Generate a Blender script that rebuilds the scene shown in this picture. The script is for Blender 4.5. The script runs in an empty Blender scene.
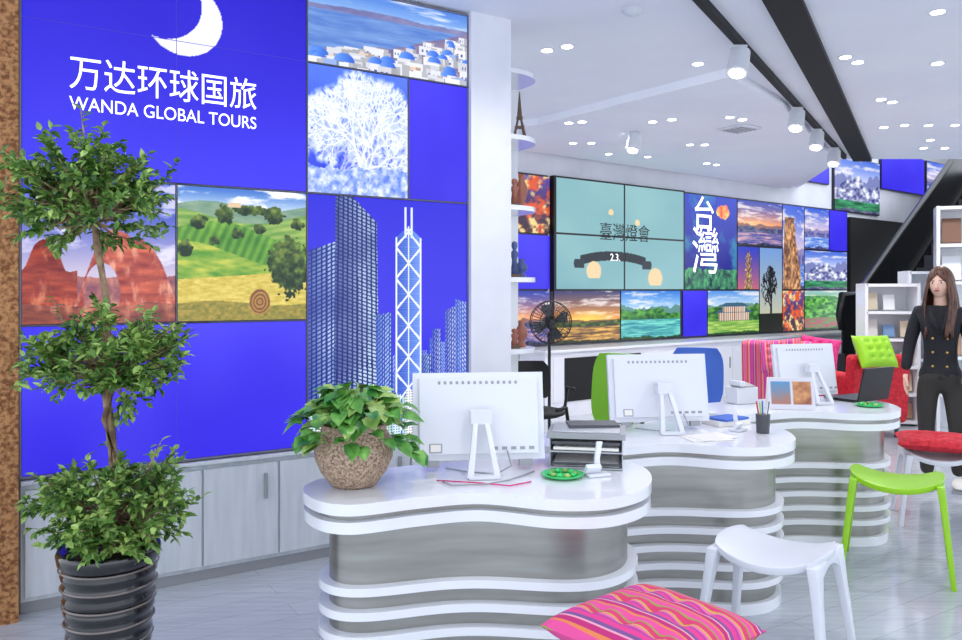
import bpy, math, random
import numpy as np
from mathutils import Vector, Matrix, Euler
random.seed(7); np.random.seed(7)
sc=bpy.context.scene
sc.view_settings.view_transform='Standard'
sc.view_settings.exposure=0.0
COL=sc.collection

def lin(c):
    c=np.asarray(c,dtype=float)/255.0
    return np.where(c<=0.04045,c/12.92,((c+0.055)/1.055)**2.4)
def C(r,g,b): 
    l=lin((r,g,b)); return (float(l[0]),float(l[1]),float(l[2]),1.0)

# ---------------------------------------------------------------- materials
def mat(name,col,rough=0.5,metal=0.0,emis=None,es=0.0,coat=0.0,spec=0.5):
    m=bpy.data.materials.new(name); m.use_nodes=True
    b=m.node_tree.nodes['Principled BSDF']
    b.inputs['Base Color'].default_value=C(*col)
    b.inputs['Roughness'].default_value=rough
    b.inputs['Metallic'].default_value=metal
    b.inputs['Coat Weight'].default_value=coat
    b.inputs['Specular IOR Level'].default_value=spec
    if emis:
        b.inputs['Emission Color'].default_value=C(*emis); b.inputs['Emission Strength'].default_value=es
    return m
def nz(m,c1,c2,scale=10,detail=4,bump=0.0,pos=(0.35,0.65),stretch=None,kind='noise',coord='Object'):
    nt=m.node_tree; b=nt.nodes['Principled BSDF']
    tc=nt.nodes.new('ShaderNodeTexCoord'); mp=nt.nodes.new('ShaderNodeMapping')
    nt.links.new(tc.outputs[coord],mp.inputs[0])
    if stretch: mp.inputs['Scale'].default_value=stretch
    t=nt.nodes.new('ShaderNodeTexNoise'); t.inputs['Scale'].default_value=scale; t.inputs['Detail'].default_value=detail; o=t.outputs['Fac']
    nt.links.new(mp.outputs[0],t.inputs['Vector'])
    r=nt.nodes.new('ShaderNodeValToRGB'); nt.links.new(o,r.inputs[0])
    r.color_ramp.elements[0].position=pos[0]; r.color_ramp.elements[1].position=pos[1]
    r.color_ramp.elements[0].color=C(*c1); r.color_ramp.elements[1].color=C(*c2)
    nt.links.new(r.outputs[0],b.inputs['Base Color'])
    if bump:
        bp=nt.nodes.new('ShaderNodeBump'); bp.inputs['Strength'].default_value=bump; bp.inputs['Distance'].default_value=0.01
        nt.links.new(o,bp.inputs['Height']); nt.links.new(bp.outputs[0],b.inputs['Normal'])
    return m
WHITE=mat('white_lacquer',(234,236,241),0.2,coat=0.3)
WPLAST=mat('white_plastic',(220,223,230),0.35)
WALLW=nz(mat('white_paint',(228,229,236),0.7),(226,227,235),(234,235,241),3)
CEILM=nz(mat('ceiling_paint',(240,242,250),0.8),(236,238,248),(242,244,251),1.2)
STEEL=nz(mat('brushed_steel',(150,150,146),0.32,0.75),(138,138,132),(168,168,164),3,2,pos=(0.2,0.8),stretch=(1,1,8))
BLACK=mat('black_plastic',(16,16,18),0.35)
MATTB=mat('matte_black',(12,12,14),0.7)
BEZEL=mat('bezel_dark',(34,32,46),0.4)
BEZELG=mat('bezel_grey',(130,130,150),0.4,0.3)
SEAM=mat('screen_seam',(60,50,150),0.5,emis=(40,30,170),es=.8)
GREY=mat('grey_plastic',(150,152,156),0.4)
DGREY=mat('dark_grey',(70,72,78),0.45)
CAB=nz(mat('cabinet_laminate',(204,210,214),0.4),(196,203,208),(212,217,221),4,4,stretch=(6,6,0.6))
LIME=mat('lime_plastic',(150,208,30),0.35)
GREENC=mat('green_fabric',(120,180,40),0.7)
REDF=nz(mat('red_fabric',(200,30,45),0.8),(180,20,35),(214,44,60),40)
PINK=nz(mat('pink_fabric',(215,40,115),0.8),(200,28,105),(226,60,135),30)
LEAF1=nz(mat('leaf_green',(60,110,40),0.45),(48,88,36),(108,148,66),9,3)
LEAF2=nz(mat('leaf_light',(110,160,60),0.45),(100,142,58),(170,198,108),9,3)
LEAF3=nz(mat('leaf_pothos',(60,120,50),0.3),(44,112,44),(116,176,76),14,3)
BARK=nz(mat('bark',(150,125,95),0.85),(116,92,70),(176,148,116),30,5,0.4)
SOIL=nz(mat('soil',(60,42,30),0.95),(40,28,20),(84,62,44),60,5,0.5)
STONE=nz(mat('stone_pot',(160,130,108),0.6),(116,88,74),(198,174,148),120,6,0.5,(0.35,0.62))
CORK=nz(mat('cork',(170,115,70),0.9),(120,74,40),(190,138,90),60,8,0.7,(0.38,0.62))
BLUEF=mat('blue_fabric',(70,110,200),0.8)
SKIN=mat('skin',(230,188,166),0.5)
HAIR=nz(mat('hair_brown',(84,50,36),0.45),(48,28,22),(112,70,48),14,3,stretch=(8,8,0.6))
COAT=nz(mat('coat_navy',(22,23,29),0.8),(17,18,23),(29,30,37),60)
TROU=mat('trousers_dark',(48,45,42),0.8)
GOLD=mat('gold_button',(210,170,80),0.3,0.9)
LAMPE=mat('lamp_glow',(255,255,255),0.5,emis=(255,252,246),es=8)
PAPER=mat('paper',(235,232,225),0.8)
LIPS=mat('lips',(186,90,90),0.5)
TEXTW=mat('text_glow_white',(255,255,255),0.5,emis=(250,250,255),es=1.0)
TEXTB=mat('text_dark',(20,30,34),0.5)

def floor_mat():
    m=mat('floor_vinyl_plank',(165,172,176),0.16,coat=.2); nt=m.node_tree; b=nt.nodes['Principled BSDF']
    tc=nt.nodes.new('ShaderNodeTexCoord'); mp=nt.nodes.new('ShaderNodeMapping'); mp.inputs['Rotation'].default_value=(0,0,math.radians(-32))
    nt.links.new(tc.outputs['Object'],mp.inputs[0])
    br=nt.nodes.new('ShaderNodeTexBrick'); br.inputs['Scale'].default_value=1.0
    br.inputs['Brick Width'].default_value=1.2; br.inputs['Row Height'].default_value=0.15; br.inputs['Mortar Size'].default_value=0.002
    br.inputs['Color1'].default_value=C(186,192,199); br.inputs['Color2'].default_value=C(180,186,194); br.inputs['Mortar'].default_value=C(158,165,174)
    nt.links.new(mp.outputs[0],br.inputs['Vector'])
    mp2=nt.nodes.new('ShaderNodeMapping'); mp2.inputs['Rotation'].default_value=(0,0,math.radians(-32)); mp2.inputs['Scale'].default_value=(1.5,22,1)
    nt.links.new(tc.outputs['Object'],mp2.inputs[0])
    n=nt.nodes.new('ShaderNodeTexNoise'); n.inputs['Scale'].default_value=2.0; n.inputs['Detail'].default_value=6
    nt.links.new(mp2.outputs[0],n.inputs['Vector'])
    mx=nt.nodes.new('ShaderNodeMixRGB'); mx.blend_type='OVERLAY'; mx.inputs[0].default_value=0.3
    nt.links.new(br.outputs['Color'],mx.inputs[1]); nt.links.new(n.outputs['Fac'],mx.inputs[2])
    nt.links.new(mx.outputs[0],b.inputs['Base Color'])
    return m
FLOOR=floor_mat()
def stripe_mat():
    m=mat('striped_fabric',(220,60,140),0.85); nt=m.node_tree; b=nt.nodes['Principled BSDF']
    tc=nt.nodes.new('ShaderNodeTexCoord'); sp=nt.nodes.new('ShaderNodeSeparateXYZ'); nt.links.new(tc.outputs['Object'],sp.inputs[0])
    mu=nt.nodes.new('ShaderNodeMath'); mu.operation='MULTIPLY'; mu.inputs[1].default_value=8.0; nt.links.new(sp.outputs[0],mu.inputs[0])
    ad=nt.nodes.new('ShaderNodeMath'); ad.operation='ADD'; ad.inputs[1].default_value=20.3; nt.links.new(mu.outputs[0],ad.inputs[0])
    fr=nt.nodes.new('ShaderNodeMath'); fr.operation='FRACT'; nt.links.new(ad.outputs[0],fr.inputs[0])
    r=nt.nodes.new('ShaderNodeValToRGB'); r.color_ramp.interpolation='CONSTANT'
    cols=[(0,(222,60,140)),(.14,(186,60,150)),(.22,(230,110,160)),(.30,(206,176,70)),(.35,(216,60,110)),(.50,(150,160,76)),(.54,(226,80,150)),(.68,(225,130,80)),(.74,(190,40,114)),(.86,(230,160,180)),(.91,(120,80,140))]
    e=r.color_ramp.elements
    e[0].position=0; e[0].color=C(*cols[0][1]); e[1].position=cols[1][0]; e[1].color=C(*cols[1][1])
    for p,c in cols[2:]:
        q=e.new(p); q.color=C(*c)
    nt.links.new(fr.outputs[0],r.inputs[0]); nt.links.new(r.outputs[0],b.inputs['Base Color'])
    return m
STRIPE=stripe_mat()
def screen_mat():
    m=bpy.data.materials.new('led_screen'); m.use_nodes=True; nt=m.node_tree; b=nt.nodes['Principled BSDF']
    a=nt.nodes.new('ShaderNodeAttribute'); a.attribute_name='Col'
    b.inputs['Base Color'].default_value=(0.01,0.01,0.015,1); b.inputs['Roughness'].default_value=0.25
    b.inputs['Specular IOR Level'].default_value=0.3
    nt.links.new(a.outputs['Color'],b.inputs['Emission Color']); b.inputs['Emission Strength'].default_value=1.15
    return m
SCREEN=screen_mat()
def print_mat():
    m=bpy.data.materials.new('printed_card'); m.use_nodes=True; nt=m.node_tree; b=nt.nodes['Principled BSDF']
    a=nt.nodes.new('ShaderNodeAttribute'); a.attribute_name='Col'
    nt.links.new(a.outputs['Color'],b.inputs['Base Color']); b.inputs['Roughness'].default_value=0.6
    return m
PRINT=print_mat()

# ---------------------------------------------------------------- mesh builder
class MB:
    def __init__(s): s.v=[]; s.f=[]; s.m=[]; s.sm=[]; s.mats=[]
    def mi(s,m):
        if m not in s.mats: s.mats.append(m)
        return s.mats.index(m)
    def add(s,vs,fs,m,smooth=False,M=None):
        o=len(s.v); k=s.mi(m)
        for p in vs:
            p=Vector(p)
            if M is not None: p=M@p
            s.v.append(tuple(p))
        for f in fs: s.f.append(tuple(i+o for i in f)); s.m.append(k); s.sm.append(smooth)
    def box(s,c,sz,m,rot=(0,0,0),M=None):
        x,y,z=sz[0]/2,sz[1]/2,sz[2]/2
        T=Matrix.Translation(c)@Euler(rot).to_matrix().to_4x4()
        if M is not None: T=M@T
        vs=[(a*x,b*y,d*z) for a in(-1,1) for b in(-1,1) for d in(-1,1)]
        s.add(vs,[(0,1,3,2),(4,6,7,5),(0,4,5,1),(2,3,7,6),(0,2,6,4),(1,5,7,3)],m,False,T)
    def prism(s,pts,z0,z1,m,smooth=False,M=None,caps=True):
        n=len(pts); vs=[(p[0],p[1],z0) for p in pts]+[(p[0],p[1],z1) for p in pts]
        s.add(vs,[(i,(i+1)%n,n+(i+1)%n,n+i) for i in range(n)],m,smooth,M)
        if caps: 
            s.add(vs,[tuple(range(n-1,-1,-1)),tuple(range(n,2*n))],m,False,M)
    def lathe(s,prof,c,m,seg=32,M=None,smooth=True):
        T=Matrix.Translation(c)
        if M is not None: T=M@T
        vs=[];n=len(prof)
        for r,z in prof:
            for k in range(seg):
                a=2*math.pi*k/seg; vs.append((r*math.cos(a),r*math.sin(a),z))
        fs=[(i*seg+k,i*seg+(k+1)%seg,(i+1)*seg+(k+1)%seg,(i+1)*seg+k) for i in range(n-1) for k in range(seg)]
        s.add(vs,fs,m,smooth,T)
    def cyl(s,p0,p1,r0,m,r1=None,seg=16,smooth=True):
        p0=Vector(p0);p1=Vector(p1); r1=r0 if r1 is None else r1
        d=p1-p0; q=d.to_track_quat('Z','Y').to_matrix().to_4x4(); T=Matrix.Translation(p0)@q; h=d.length
        vs=[(r*math.cos(2*math.pi*k/seg),r*math.sin(2*math.pi*k/seg),z) for r,z in((r0,0),(r1,h)) for k in range(seg)]
        s.add(vs,[(k,(k+1)%seg,seg+(k+1)%seg,seg+k) for k in range(seg)],m,smooth,T)
        s.add(vs,[tuple(range(seg-1,-1,-1)),tuple(range(seg,2*seg))],m,False,T)
    def tube(s,pts,r,m,seg=8):
        pts=[Vector(p) for p in pts]; n=len(pts); vs=[]
        rr=r if isinstance(r,(list,tuple)) else [r]*n
        up=Vector((0,0,1))
        for i,p in enumerate(pts):
            t=(pts[min(i+1,n-1)]-pts[max(i-1,0)]).normalized()
            a=t.cross(up)
            if a.length<0.05: a=t.cross(Vector((0,1,0)))
            a.normalize(); b=t.cross(a).normalized()
            for k in range(seg):
                w=2*math.pi*k/seg; vs.append(p+a*math.cos(w)*rr[i]+b*math.sin(w)*rr[i])
        fs=[(i*seg+k,i*seg+(k+1)%seg,(i+1)*seg+(k+1)%seg,(i+1)*seg+k) for i in range(n-1) for k in range(seg)]
        fs+= [tuple(range(seg-1,-1,-1)),tuple((n-1)*seg+k for k in range(seg))]
        s.add(vs,fs,m,True)
    def rloft(s,rings,m,smooth=True):
        vs=[]
        for c,a,b in rings:
            c=Vector(c);a=Vector(a);b=Vector(b)
            vs+=[c-a-b,c+a-b,c+a+b,c-a+b]
        n=len(rings)
        fs=[(i*4+k,i*4+(k+1)%4,(i+1)*4+(k+1)%4,(i+1)*4+k) for i in range(n-1) for k in range(4)]
        fs+=[(3,2,1,0),tuple((n-1)*4+k for k in range(4))]
        s.add(vs,fs,m,smooth)
    def ell(s,c,r,m,seg=20,rings=12,M=None,fn=None):
        vs=[]
        for i in range(rings+1):
            ph=math.pi*i/rings
            for k in range(seg):
                a=2*math.pi*k/seg; x,y,z=math.sin(ph)*math.cos(a),math.sin(ph)*math.sin(a),math.cos(ph)
                if fn: x,y,z=fn(x,y,z)
                vs.append((c[0]+x*r[0],c[1]+y*r[1],c[2]+z*r[2]))
        fs=[(i*seg+k,(i+1)*seg+k,(i+1)*seg+(k+1)%seg,i*seg+(k+1)%seg) for i in range(rings) for k in range(seg)]
        s.add(vs,fs,m,True,M)
    def leaf(s,p,d,n,L,W,m,fold=0.25,droop=0.2):
        d=Vector(d).normalized(); n=Vector(n); n=(n-d*n.dot(d))
        if n.length<1e-3: n=d.orthogonal()
        n.normalize(); t=d.cross(n)
        p=Vector(p); f=W*fold; dz=n*(-L*droop)
        vs=[p,p+d*L*.3+t*W*.42+n*f,p+d*L*.3,p+d*L*.3-t*W*.42+n*f,p+d*L*.65+t*W*.4+n*f+dz*.4,p+d*L*.65+dz*.4,p+d*L*.65-t*W*.4+n*f+dz*.4,p+d*L+dz]
        s.add(vs,[(0,2,1),(0,3,2),(1,2,5,4),(2,3,6,5),(4,5,7),(5,6,7)],m,False)
    def done(s,name,loc=(0,0,0),rz=0,bevel=0,parent=None,subs=0,seg=2):
        me=bpy.data.meshes.new(name); me.from_pydata(s.v,[],s.f)
        for m in s.mats: me.materials.append(m)
        me.polygons.foreach_set('material_index',s.m); me.polygons.foreach_set('use_smooth',s.sm); me.update()
        o=bpy.data.objects.new(name,me); COL.objects.link(o); o.location=loc; o.rotation_euler=(0,0,rz)
        if parent: o.parent=parent
        if bevel:
            b=o.modifiers.new('bevel','BEVEL'); b.width=bevel; b.segments=seg; b.limit_method='ANGLE'; b.angle_limit=math.radians(40); b.harden_normals=False
        if subs:
            b=o.modifiers.new('sub','SUBSURF'); b.levels=subs; b.render_levels=subs
        return o
def empty(name,loc=(0,0,0),rz=0,parent=None):
    e=bpy.data.objects.new(name,None); COL.objects.link(e); e.location=loc; e.rotation_euler=(0,0,rz); e.empty_display_size=0.1
    if parent: e.parent=parent
    return e
def text(body,name,loc,size,m,parent,width=None,rot=(math.pi/2,0,0),ext=0.001,off=0.0):
    cu=bpy.data.curves.new(name,'FONT'); cu.body=body; cu.size=size; cu.align_x='CENTER'; cu.align_y='CENTER'; cu.extrude=ext; cu.offset=off
    cu.materials.append(m); o=bpy.data.objects.new(name,cu); COL.objects.link(o); o.parent=parent; o.location=loc; o.rotation_euler=rot
    bpy.context.view_layer.update()
    if width and o.dimensions.x>0.01: 
        o.scale=(width/o.dimensions.x,1,1)
    return o
def crom(pts,n=8):
    out=[];N=len(pts)
    for i in range(N):
        p0,p1,p2,p3=[np.array(pts[(i+k-1)%N],float) for k in range(4)]
        for j in range(n):
            t=j/n
            out.append(tuple(0.5*((2*p1)+(-p0+p2)*t+(2*p0-5*p1+4*p2-p3)*t*t+(-p0+3*p1-3*p2+p3)*t**3)))
    return out

# ---------------------------------------------------------------- screen painting
LAT=np.random.rand(8,64,64)
def vn(x,y,k=0):
    L=LAT[k%8]; xi=np.floor(x).astype(int); yi=np.floor(y).astype(int); fx=x-xi; fy=y-yi
    fx=fx*fx*(3-2*fx); fy=fy*fy*(3-2*fy)
    g=lambda a,b:L[a%64,b%64]
    return (g(xi,yi)*(1-fx)+g(xi+1,yi)*fx)*(1-fy)+(g(xi,yi+1)*(1-fx)+g(xi+1,yi+1)*fx)*fy
def fbm(x,y,s=4,o=4,k=0):
    r=0;a=.5;t=0
    for i in range(o): r=r+a*vn(x*s+i*7.3,y*s+i*3.1,k+i); t+=a; a*=.55; s*=2.03
    return r/t
def mixc(a,b,t):
    t=np.clip(t,0,1)[...,None]; return np.asarray(a,float)*(1-t)+np.asarray(b,float)*t
def put(im,mask,col): im[mask]=np.asarray(col,float) if np.ndim(col)==1 else col[mask]
def full(u,col): return np.ones(u.shape+(3,))*np.asarray(col,float)
def branches(u,v,asp,seed,depth=8,start=(.5,.02),L=.19,spread=.55,thick=.012):
    rnd=random.Random(seed); D=np.full(u.shape,9.0)
    def seg(x0,y0,x1,y1,w):
        dx,dy=x1-x0,y1-y0; t=np.clip(((u-x0)*dx+(v-y0)*dy)/(dx*dx+dy*dy+1e-9),0,1)
        d=np.hypot((u-x0-t*dx),(v-y0-t*dy)*asp)-w; np.minimum(D,d,out=D)
    def rec(x,y,a,l,w,k):
        x1=x+l*math.sin(a); y1=y+l*math.cos(a); seg(x,y,x1,y1,w)
        if k==0: return
        for s in(-1,1): rec(x1,y1,a+s*rnd.uniform(.15,spread),l*rnd.uniform(.72,.9),w*.66,k-1)
        if k>4 and rnd.random()<.6: rec(x+(x1-x)*.6,y+(y1-y)*.6,a+rnd.choice((-1,1))*.9,l*.6,w*.5,k-2)
    rec(start[0],start[1],0.03,L,thick,depth)
    return D
def p_blue(u,v): return mixc((46,32,214),(68,58,242),v*.6+.5*fbm(u,v,2,2))
def p_logo(u,v):
    im=mixc((34,20,190),(58,50,238),1-v*.85+.3*(fbm(u,v,2,2)-.5))
    X=u*1.328; Z=1.97+v*1.15
    a=((X-.70)**2+(Z-2.80)**2<.185**2)&((X-.60)**2+(Z-2.87)**2>.185**2)
    put(im,a,(245,246,255)); return im
def p_rock(u,v):
    im=mixc((200,190,215),(36,60,190),(v-.35)*1.8); cl=fbm(u*1.0,v*2.8,4,5,2); im=mixc(im,(236,232,246),np.clip((cl-.52)*5,0,1)*(v>.4)*.8)
    def rock(c0,c1,c2,w):
        st=fbm(u*1.2+.1*v,v*5,5,5,w); f=fbm(u*3,v*1.2,7,5,w+1)
        r=mixc(c0,c1,np.clip(st*1.5-.25,0,1)); return mixc(r,c2,np.clip((f-.5)*3,0,1)*.8)
    far=rock((120,70,90),(190,120,110),(226,160,130),1); put(im,v<.30+.07*fbm(u,u*0,6,4,3),far)
    r=rock((110,34,34),(196,86,60),(240,160,120),3)
    h=.34+.20*np.exp(-((u-.14)/.10)**4)+.05*fbm(u,u*0,14,3,5); put(im,(v<h)&(u<.34),r)
    top=.60*np.exp(-((u-.66)/.30)**4)+.06*fbm(u,u*0,9,4,6)+.04*np.sin(u*14)
    hole=np.hypot((u-.50)/.12,(v-.20)/.22)<1
    put(im,(v<top)&(u>.26)&~hole,rock((126,42,44),(216,108,80),(250,190,160),5))
    g=rock((90,44,44),(176,96,76),(226,150,120),2); put(im,v<.10+.06*fbm(u,u*0,5,4,1),g)
    return im
def p_field(u,v):
    im=mixc((200,220,240),(70,120,205),(v-.84)*7); im=mixc(im,(246,248,252),np.clip((fbm(u,v*3.5,5,5)-.48)*6,0,1))
    tx=fbm(u,v,26,4,2)
    put(im,v<.87+.03*np.sin(u*7),mixc((96,136,120),(156,180,150),fbm(u,v*3,10,4)))
    st=.5+.5*np.sin(v*120-u*14+3*np.sin(u*5))
    put(im,v<.79+.05*np.sin(u*5+2),mixc((84,140,60),(190,206,110),.35*st+fbm(u,v*3,7,5)*.8-.1))
    put(im,v<.66+.09*np.sin(u*4.2+.4),mixc((46,112,36),(150,196,70),.4*(.5+.5*np.sin(u*90-v*40))+fbm(u,v,8,5,3)*.8-.15))
    put(im,v<.50+.10*np.sin(u*3.6+1.6),mixc((60,136,40),(206,206,84),fbm(u+v,v*3,6,5)*1.5-.3+.15*st))
    put(im,v<.31+.07*u,mixc((188,168,58),(236,216,120),fbm(u*3,v*9,7,5)*1.4-.2))
    put(im,v<.13+.02*np.sin(u*6),mixc((104,112,40),(190,160,74),fbm(u*3,v*5,11,5)*1.4-.2))
    for cx,cy,rx,ry in((.86,.42,.17,.24),(.35,.80,.08,.07),(.15,.74,.07,.05),(.55,.84,.14,.045),(.74,.81,.08,.07),(.05,.54,.06,.07),(.45,.66,.05,.04),(.27,.60,.05,.035),(.62,.70,.05,.04),(.93,.75,.06,.05)):
        q=np.hypot((u-cx)/rx,(v-cy)/ry)+.9*(tx-.5)
        put(im,q<.95,mixc((20,46,20),(128,150,62),tx*1.7-.45+.35*(v-cy)/ry))
    put(im,(np.abs(u-.42)<.05)&(np.abs(v-.875)<.018),(226,196,160))
    d=np.hypot((u-.62)/.085,(v-.14)/.10); put(im,d<1,mixc((186,138,72),(112,74,40),.5+.5*np.sin(d*22+tx*4)))
    return im
def p_frost(u,v):
    im=mixc((44,60,222),(84,120,244),v+.5*(fbm(u,v,4,3)-.5))
    n=fbm(u,v,30,3,1)
    for sd,st,L,sp,th,al in((21,(.22,.02),.16,.5,.008,.6),(31,(.84,.0),.15,.5,.008,.6),(11,(.5,.03),.205,.62,.011,1.0)):
        D=np.maximum(branches(u,v,.93,sd,9 if al==1 else 8,st,L,sp,th),0)
        fuzz=np.clip(1.2-D/.034,0,1)*np.clip(n*2.4-.45,0,1)
        im=mixc(im,(206,222,255),fuzz*al); im=mixc(im,(250,252,255),np.clip(1-D/.006,0,1)*.95*al)
    b=v<.17+.10*fbm(u,u*0,9,4,3); put(im,b,mixc((96,130,236),(236,244,255),fbm(u,v,24,4,2)*1.8-.4))
    return im
def p_sant(u,v):
    im=mixc((150,190,240),(70,120,215),(v-.7)*3); im=mixc(im,(240,244,252),np.clip((fbm(u,v*4,4,4)-.5)*4,0,1)*(v>.7))
    put(im,v<.74,mixc((70,110,196),(140,176,228),fbm(u,v*4,6,4)))
    put(im,(v>.70)&(v<.745+.06*fbm(u,u*0,4,3)),mixc((100,104,160),(150,150,190),fbm(u,v,12,3)))
    put(im,v<.10+.42*u+.35*np.clip(u-.5,0,1)+.1*fbm(u,u*0,7,3,2),mixc((90,84,140),(170,150,170),fbm(u,v,14,4)))
    rnd=random.Random(4); L=[]
    for i in range(120):
        x=rnd.random(); y=rnd.uniform(-.05,.08+.42*x+.35*max(0,x-.5)); L.append((y,x))
    for y,x in sorted(L,reverse=True):
        near=1.5-1.0*max(y,0); w=rnd.uniform(.026,.055)*near; h=rnd.uniform(.08,.15)*near; c=rnd.uniform(.86,1)
        col=(240*c,242*c,252*c) if rnd.random()<.9 else rnd.choice(((236,200,170),(150,176,230)))
        put(im,(np.abs(u-x)<w)&(np.abs(v-y)<h/2),col)
        put(im,(u>x+w*.35)&(u<x+w)&(np.abs(v-y)<h/2),tuple(q*.78 for q in col))
        for dx in(-.6,-.1): put(im,(np.abs(u-x-w*dx)<w*.11)&(np.abs(v-y)<h*.14),(70,90,160))
        if rnd.random()<.16: put(im,(np.hypot((u-x)/(w*.8),(v-y-h/2)/(w*1.5))<1)&(v>y+h/2),mixc((40,90,210),(120,170,250),(x+w-u)/(2*w)))
    return im
def p_city(u,v):
    im=mixc((62,54,230),(40,34,216),v)
    def tower(x0,x1,top,sl,c1,c2,nw=10,nh=60,taper=0.0):
        xc=(x0+x1)/2; w=(x1-x0)/2*(1-taper*v/top)
        m=(np.abs(u-xc)<w)&(v<top+sl*(u-xc))
        q=(u-xc)/np.maximum(w,1e-3)
        g=((np.mod(q*nw*.5,1)>.35)&(np.mod(v*nh-q*2.0*np.sign(sl+1e-6),1)>.4)).astype(float)
        sh=.55+.45*q
        c=mixc(c1,c2,g*(.45+.6*fbm(u,v,9,2,2))*np.clip(sh+.3,0.2,1)); put(im,m,c)
    rnd=random.Random(8)
    for i in range(16):
        x=.36+.64*i/15+rnd.uniform(-.02,.02); tower(x-.03,x+.03,rnd.uniform(.22,.42),rnd.uniform(-.4,.4),(50,70,190),(170,200,250),4,rnd.choice((40,55,70)))
    tower(.0,.20,.80,.25,(20,40,130),(190,215,255),7,60)
    tower(.14,.42,.985,-.7,(14,30,112),(205,230,255),9,64,.12)
    tower(.40,.50,.52,.1,(30,60,170),(190,220,255),7,55)
    tower(.69,.76,.34,0,(30,60,160),(220,235,255),5,50)
    tower(.76,.82,.45,0,(40,60,170),(210,225,255),5,50)
    tower(.85,.93,.54,.3,(40,60,170),(220,235,255),5,50)
    tower(.92,1.0,.57,-.2,(50,80,190),(220,235,255),5,50)
    q=(u-.605)/.082; top=.84
    m=(np.abs(q)<1)&(v<top+.05*(1-np.abs(q)))
    ph=np.mod(v*7.5,1); X=(np.abs(np.abs(q)-np.abs(2*ph-1))<.09)|(np.abs(q)>.9)|(np.abs(q)<.05)
    gl=(np.mod(v*110,1)<.35)*.25
    put(im,m,mixc((26,60,184),(130,170,246),.45+.3*q+gl)); put(im,m&X,(238,246,255))
    put(im,((np.abs(u-.585)<.006)|(np.abs(u-.625)<.006))&(v>.84)&(v<.97),(220,230,255))
    for i in range(46):
        x=rnd.random(); h=rnd.uniform(.05,.22); w=rnd.uniform(.015,.035)
        col=np.array(rnd.choice(((210,236,250),(150,200,230),(240,244,250),(110,170,220),(190,220,210))),float)
        mm=(np.abs(u-x)<w)&(v<h); t=((np.mod(u*60,1)>.4)&(np.mod(v*90,1)>.45)); put(im,mm,mixc(col,col*.45,t*.8))
    return im
def p_teal(u,v):
    im=mixc((108,160,170),(146,190,194),fbm(u,v,2,3)+.2*v)
    q=(u-.42)/.25; arc=.27+.05*(1-q*q)
    put(im,(np.abs(q)<1.0)&(np.abs(v-arc)<.045),(22,34,40))
    put(im,(np.abs(q)>.88)&(np.abs(q)<1.25)&(np.abs(v-.22-.02)<.04)&(np.abs(q)<1.2-.8*np.abs(v-.24)),(30,44,50))
    for cx,cy,r in((.27,.17,.055),(.75,.11,.06),(.40,.72,.02),(.60,.64,.02)):
        put(im,(np.hypot((u-cx)/r,(v-cy)/(r*1.7))<1)&(v>cy-r*1.2),(232,206,160))
    return im
def land(sky1,sky2,h,c1,c2,w1=None,w2=None,wl=0.0,k=0,hf=4,amp=.25,sun=None):
    def f(u,v):
        im=mixc(sky2,sky1,(v-h)/(1-h+1e-3)); im=mixc(im,(250,240,235),np.clip((fbm(u,v*3.5,4,5,k)-.5)*5,0,1)*.75)
        if sun: im=mixc(im,sun[2],np.exp(-(((u-sun[0])/.35)**2+((v-sun[1])/.12)**2))*.9)
        far=mixc(c1,sky2,full(u,(1,1,1))[...,0]*.5); put(im,v<h+amp*.6*(fbm(u,u*0+.7,hf*1.5,4,k+3)-.3),far)
        hh=h+amp*(fbm(u,u*0+.3,hf,5,k)-.6)
        put(im,v<hh,mixc(c1,c2,fbm(u,v*1.3,14,5,k+1)*2.2-.6))
        if w1:
            put(im,v<wl,mixc(w1,w2,fbm(u,v*7,6,4,k+2)*2-.5))
            put(im,v<.10*fbm(u,u*0,5,4,k+4),mixc(c1,c2,fbm(u,v,20,4,k)*1.4-.4)*.7)
        return im
    return f
p_sunset=land((60,60,110),(240,150,60),.42,(30,50,24),(120,130,50),(70,46,40),(246,190,90),.30,0,4,.10,(.5,.45,(255,215,90)))
p_lake=land((50,120,215),(170,210,240),.62,(14,76,34),(96,170,66),(40,130,150),(130,226,206),.40,1,5,.35)
p_dusk=land((40,60,170),(250,160,110),.45,(34,44,84),(120,116,156),(60,70,150),(214,166,176),.3,2,4,.25,(.35,.45,(255,190,120)))
p_mount=land((60,100,210),(190,200,240),.6,(50,56,126),(240,244,252),(26,84,54),(76,170,120),.22,4,5,.6)
p_green=land((150,190,200),(120,180,120),.8,(20,90,40),(130,206,90),(190,60,110),(70,160,60),.3,5)
p_seab=land((50,90,210),(220,200,220),.45,(60,70,140),(150,140,190),(60,110,210),(200,210,240),.3,2)
def p_cliff(u,v):
    im=p_seab(u,v); t=.5+.38*np.sin(v*5+1)*.4+.2*fbm(u*0,v,6,4,2); put(im,(u<t+.1)&(v<.86)&(u>.1*v),mixc((86,56,50),(240,180,120),fbm(u*2,v*3,7,5,3)*2-.5)); return im
def p_temple(u,v):
    im=land((80,140,220),(190,215,235),.66,(24,80,34),(110,166,70),(90,150,60),(190,216,110),.3,3)(u,v)
    for y,w,h in((.36,.30,.14),(.54,.22,.10)):
        put(im,(np.abs(u-.5)<w)&(v>y-.04)&(v<y+h),(216,206,190)); put(im,(np.abs(u-.5)<w)&(v>y-.04)&(v<y+h)&(np.mod(u*24,1)<.4),(150,80,60))
        put(im,(np.abs(u-.5)<w+.08-(v-y-h)*1.6)&(v>y+h-.01)&(v<y+h+.08),(60,96,120))
    return im
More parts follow.
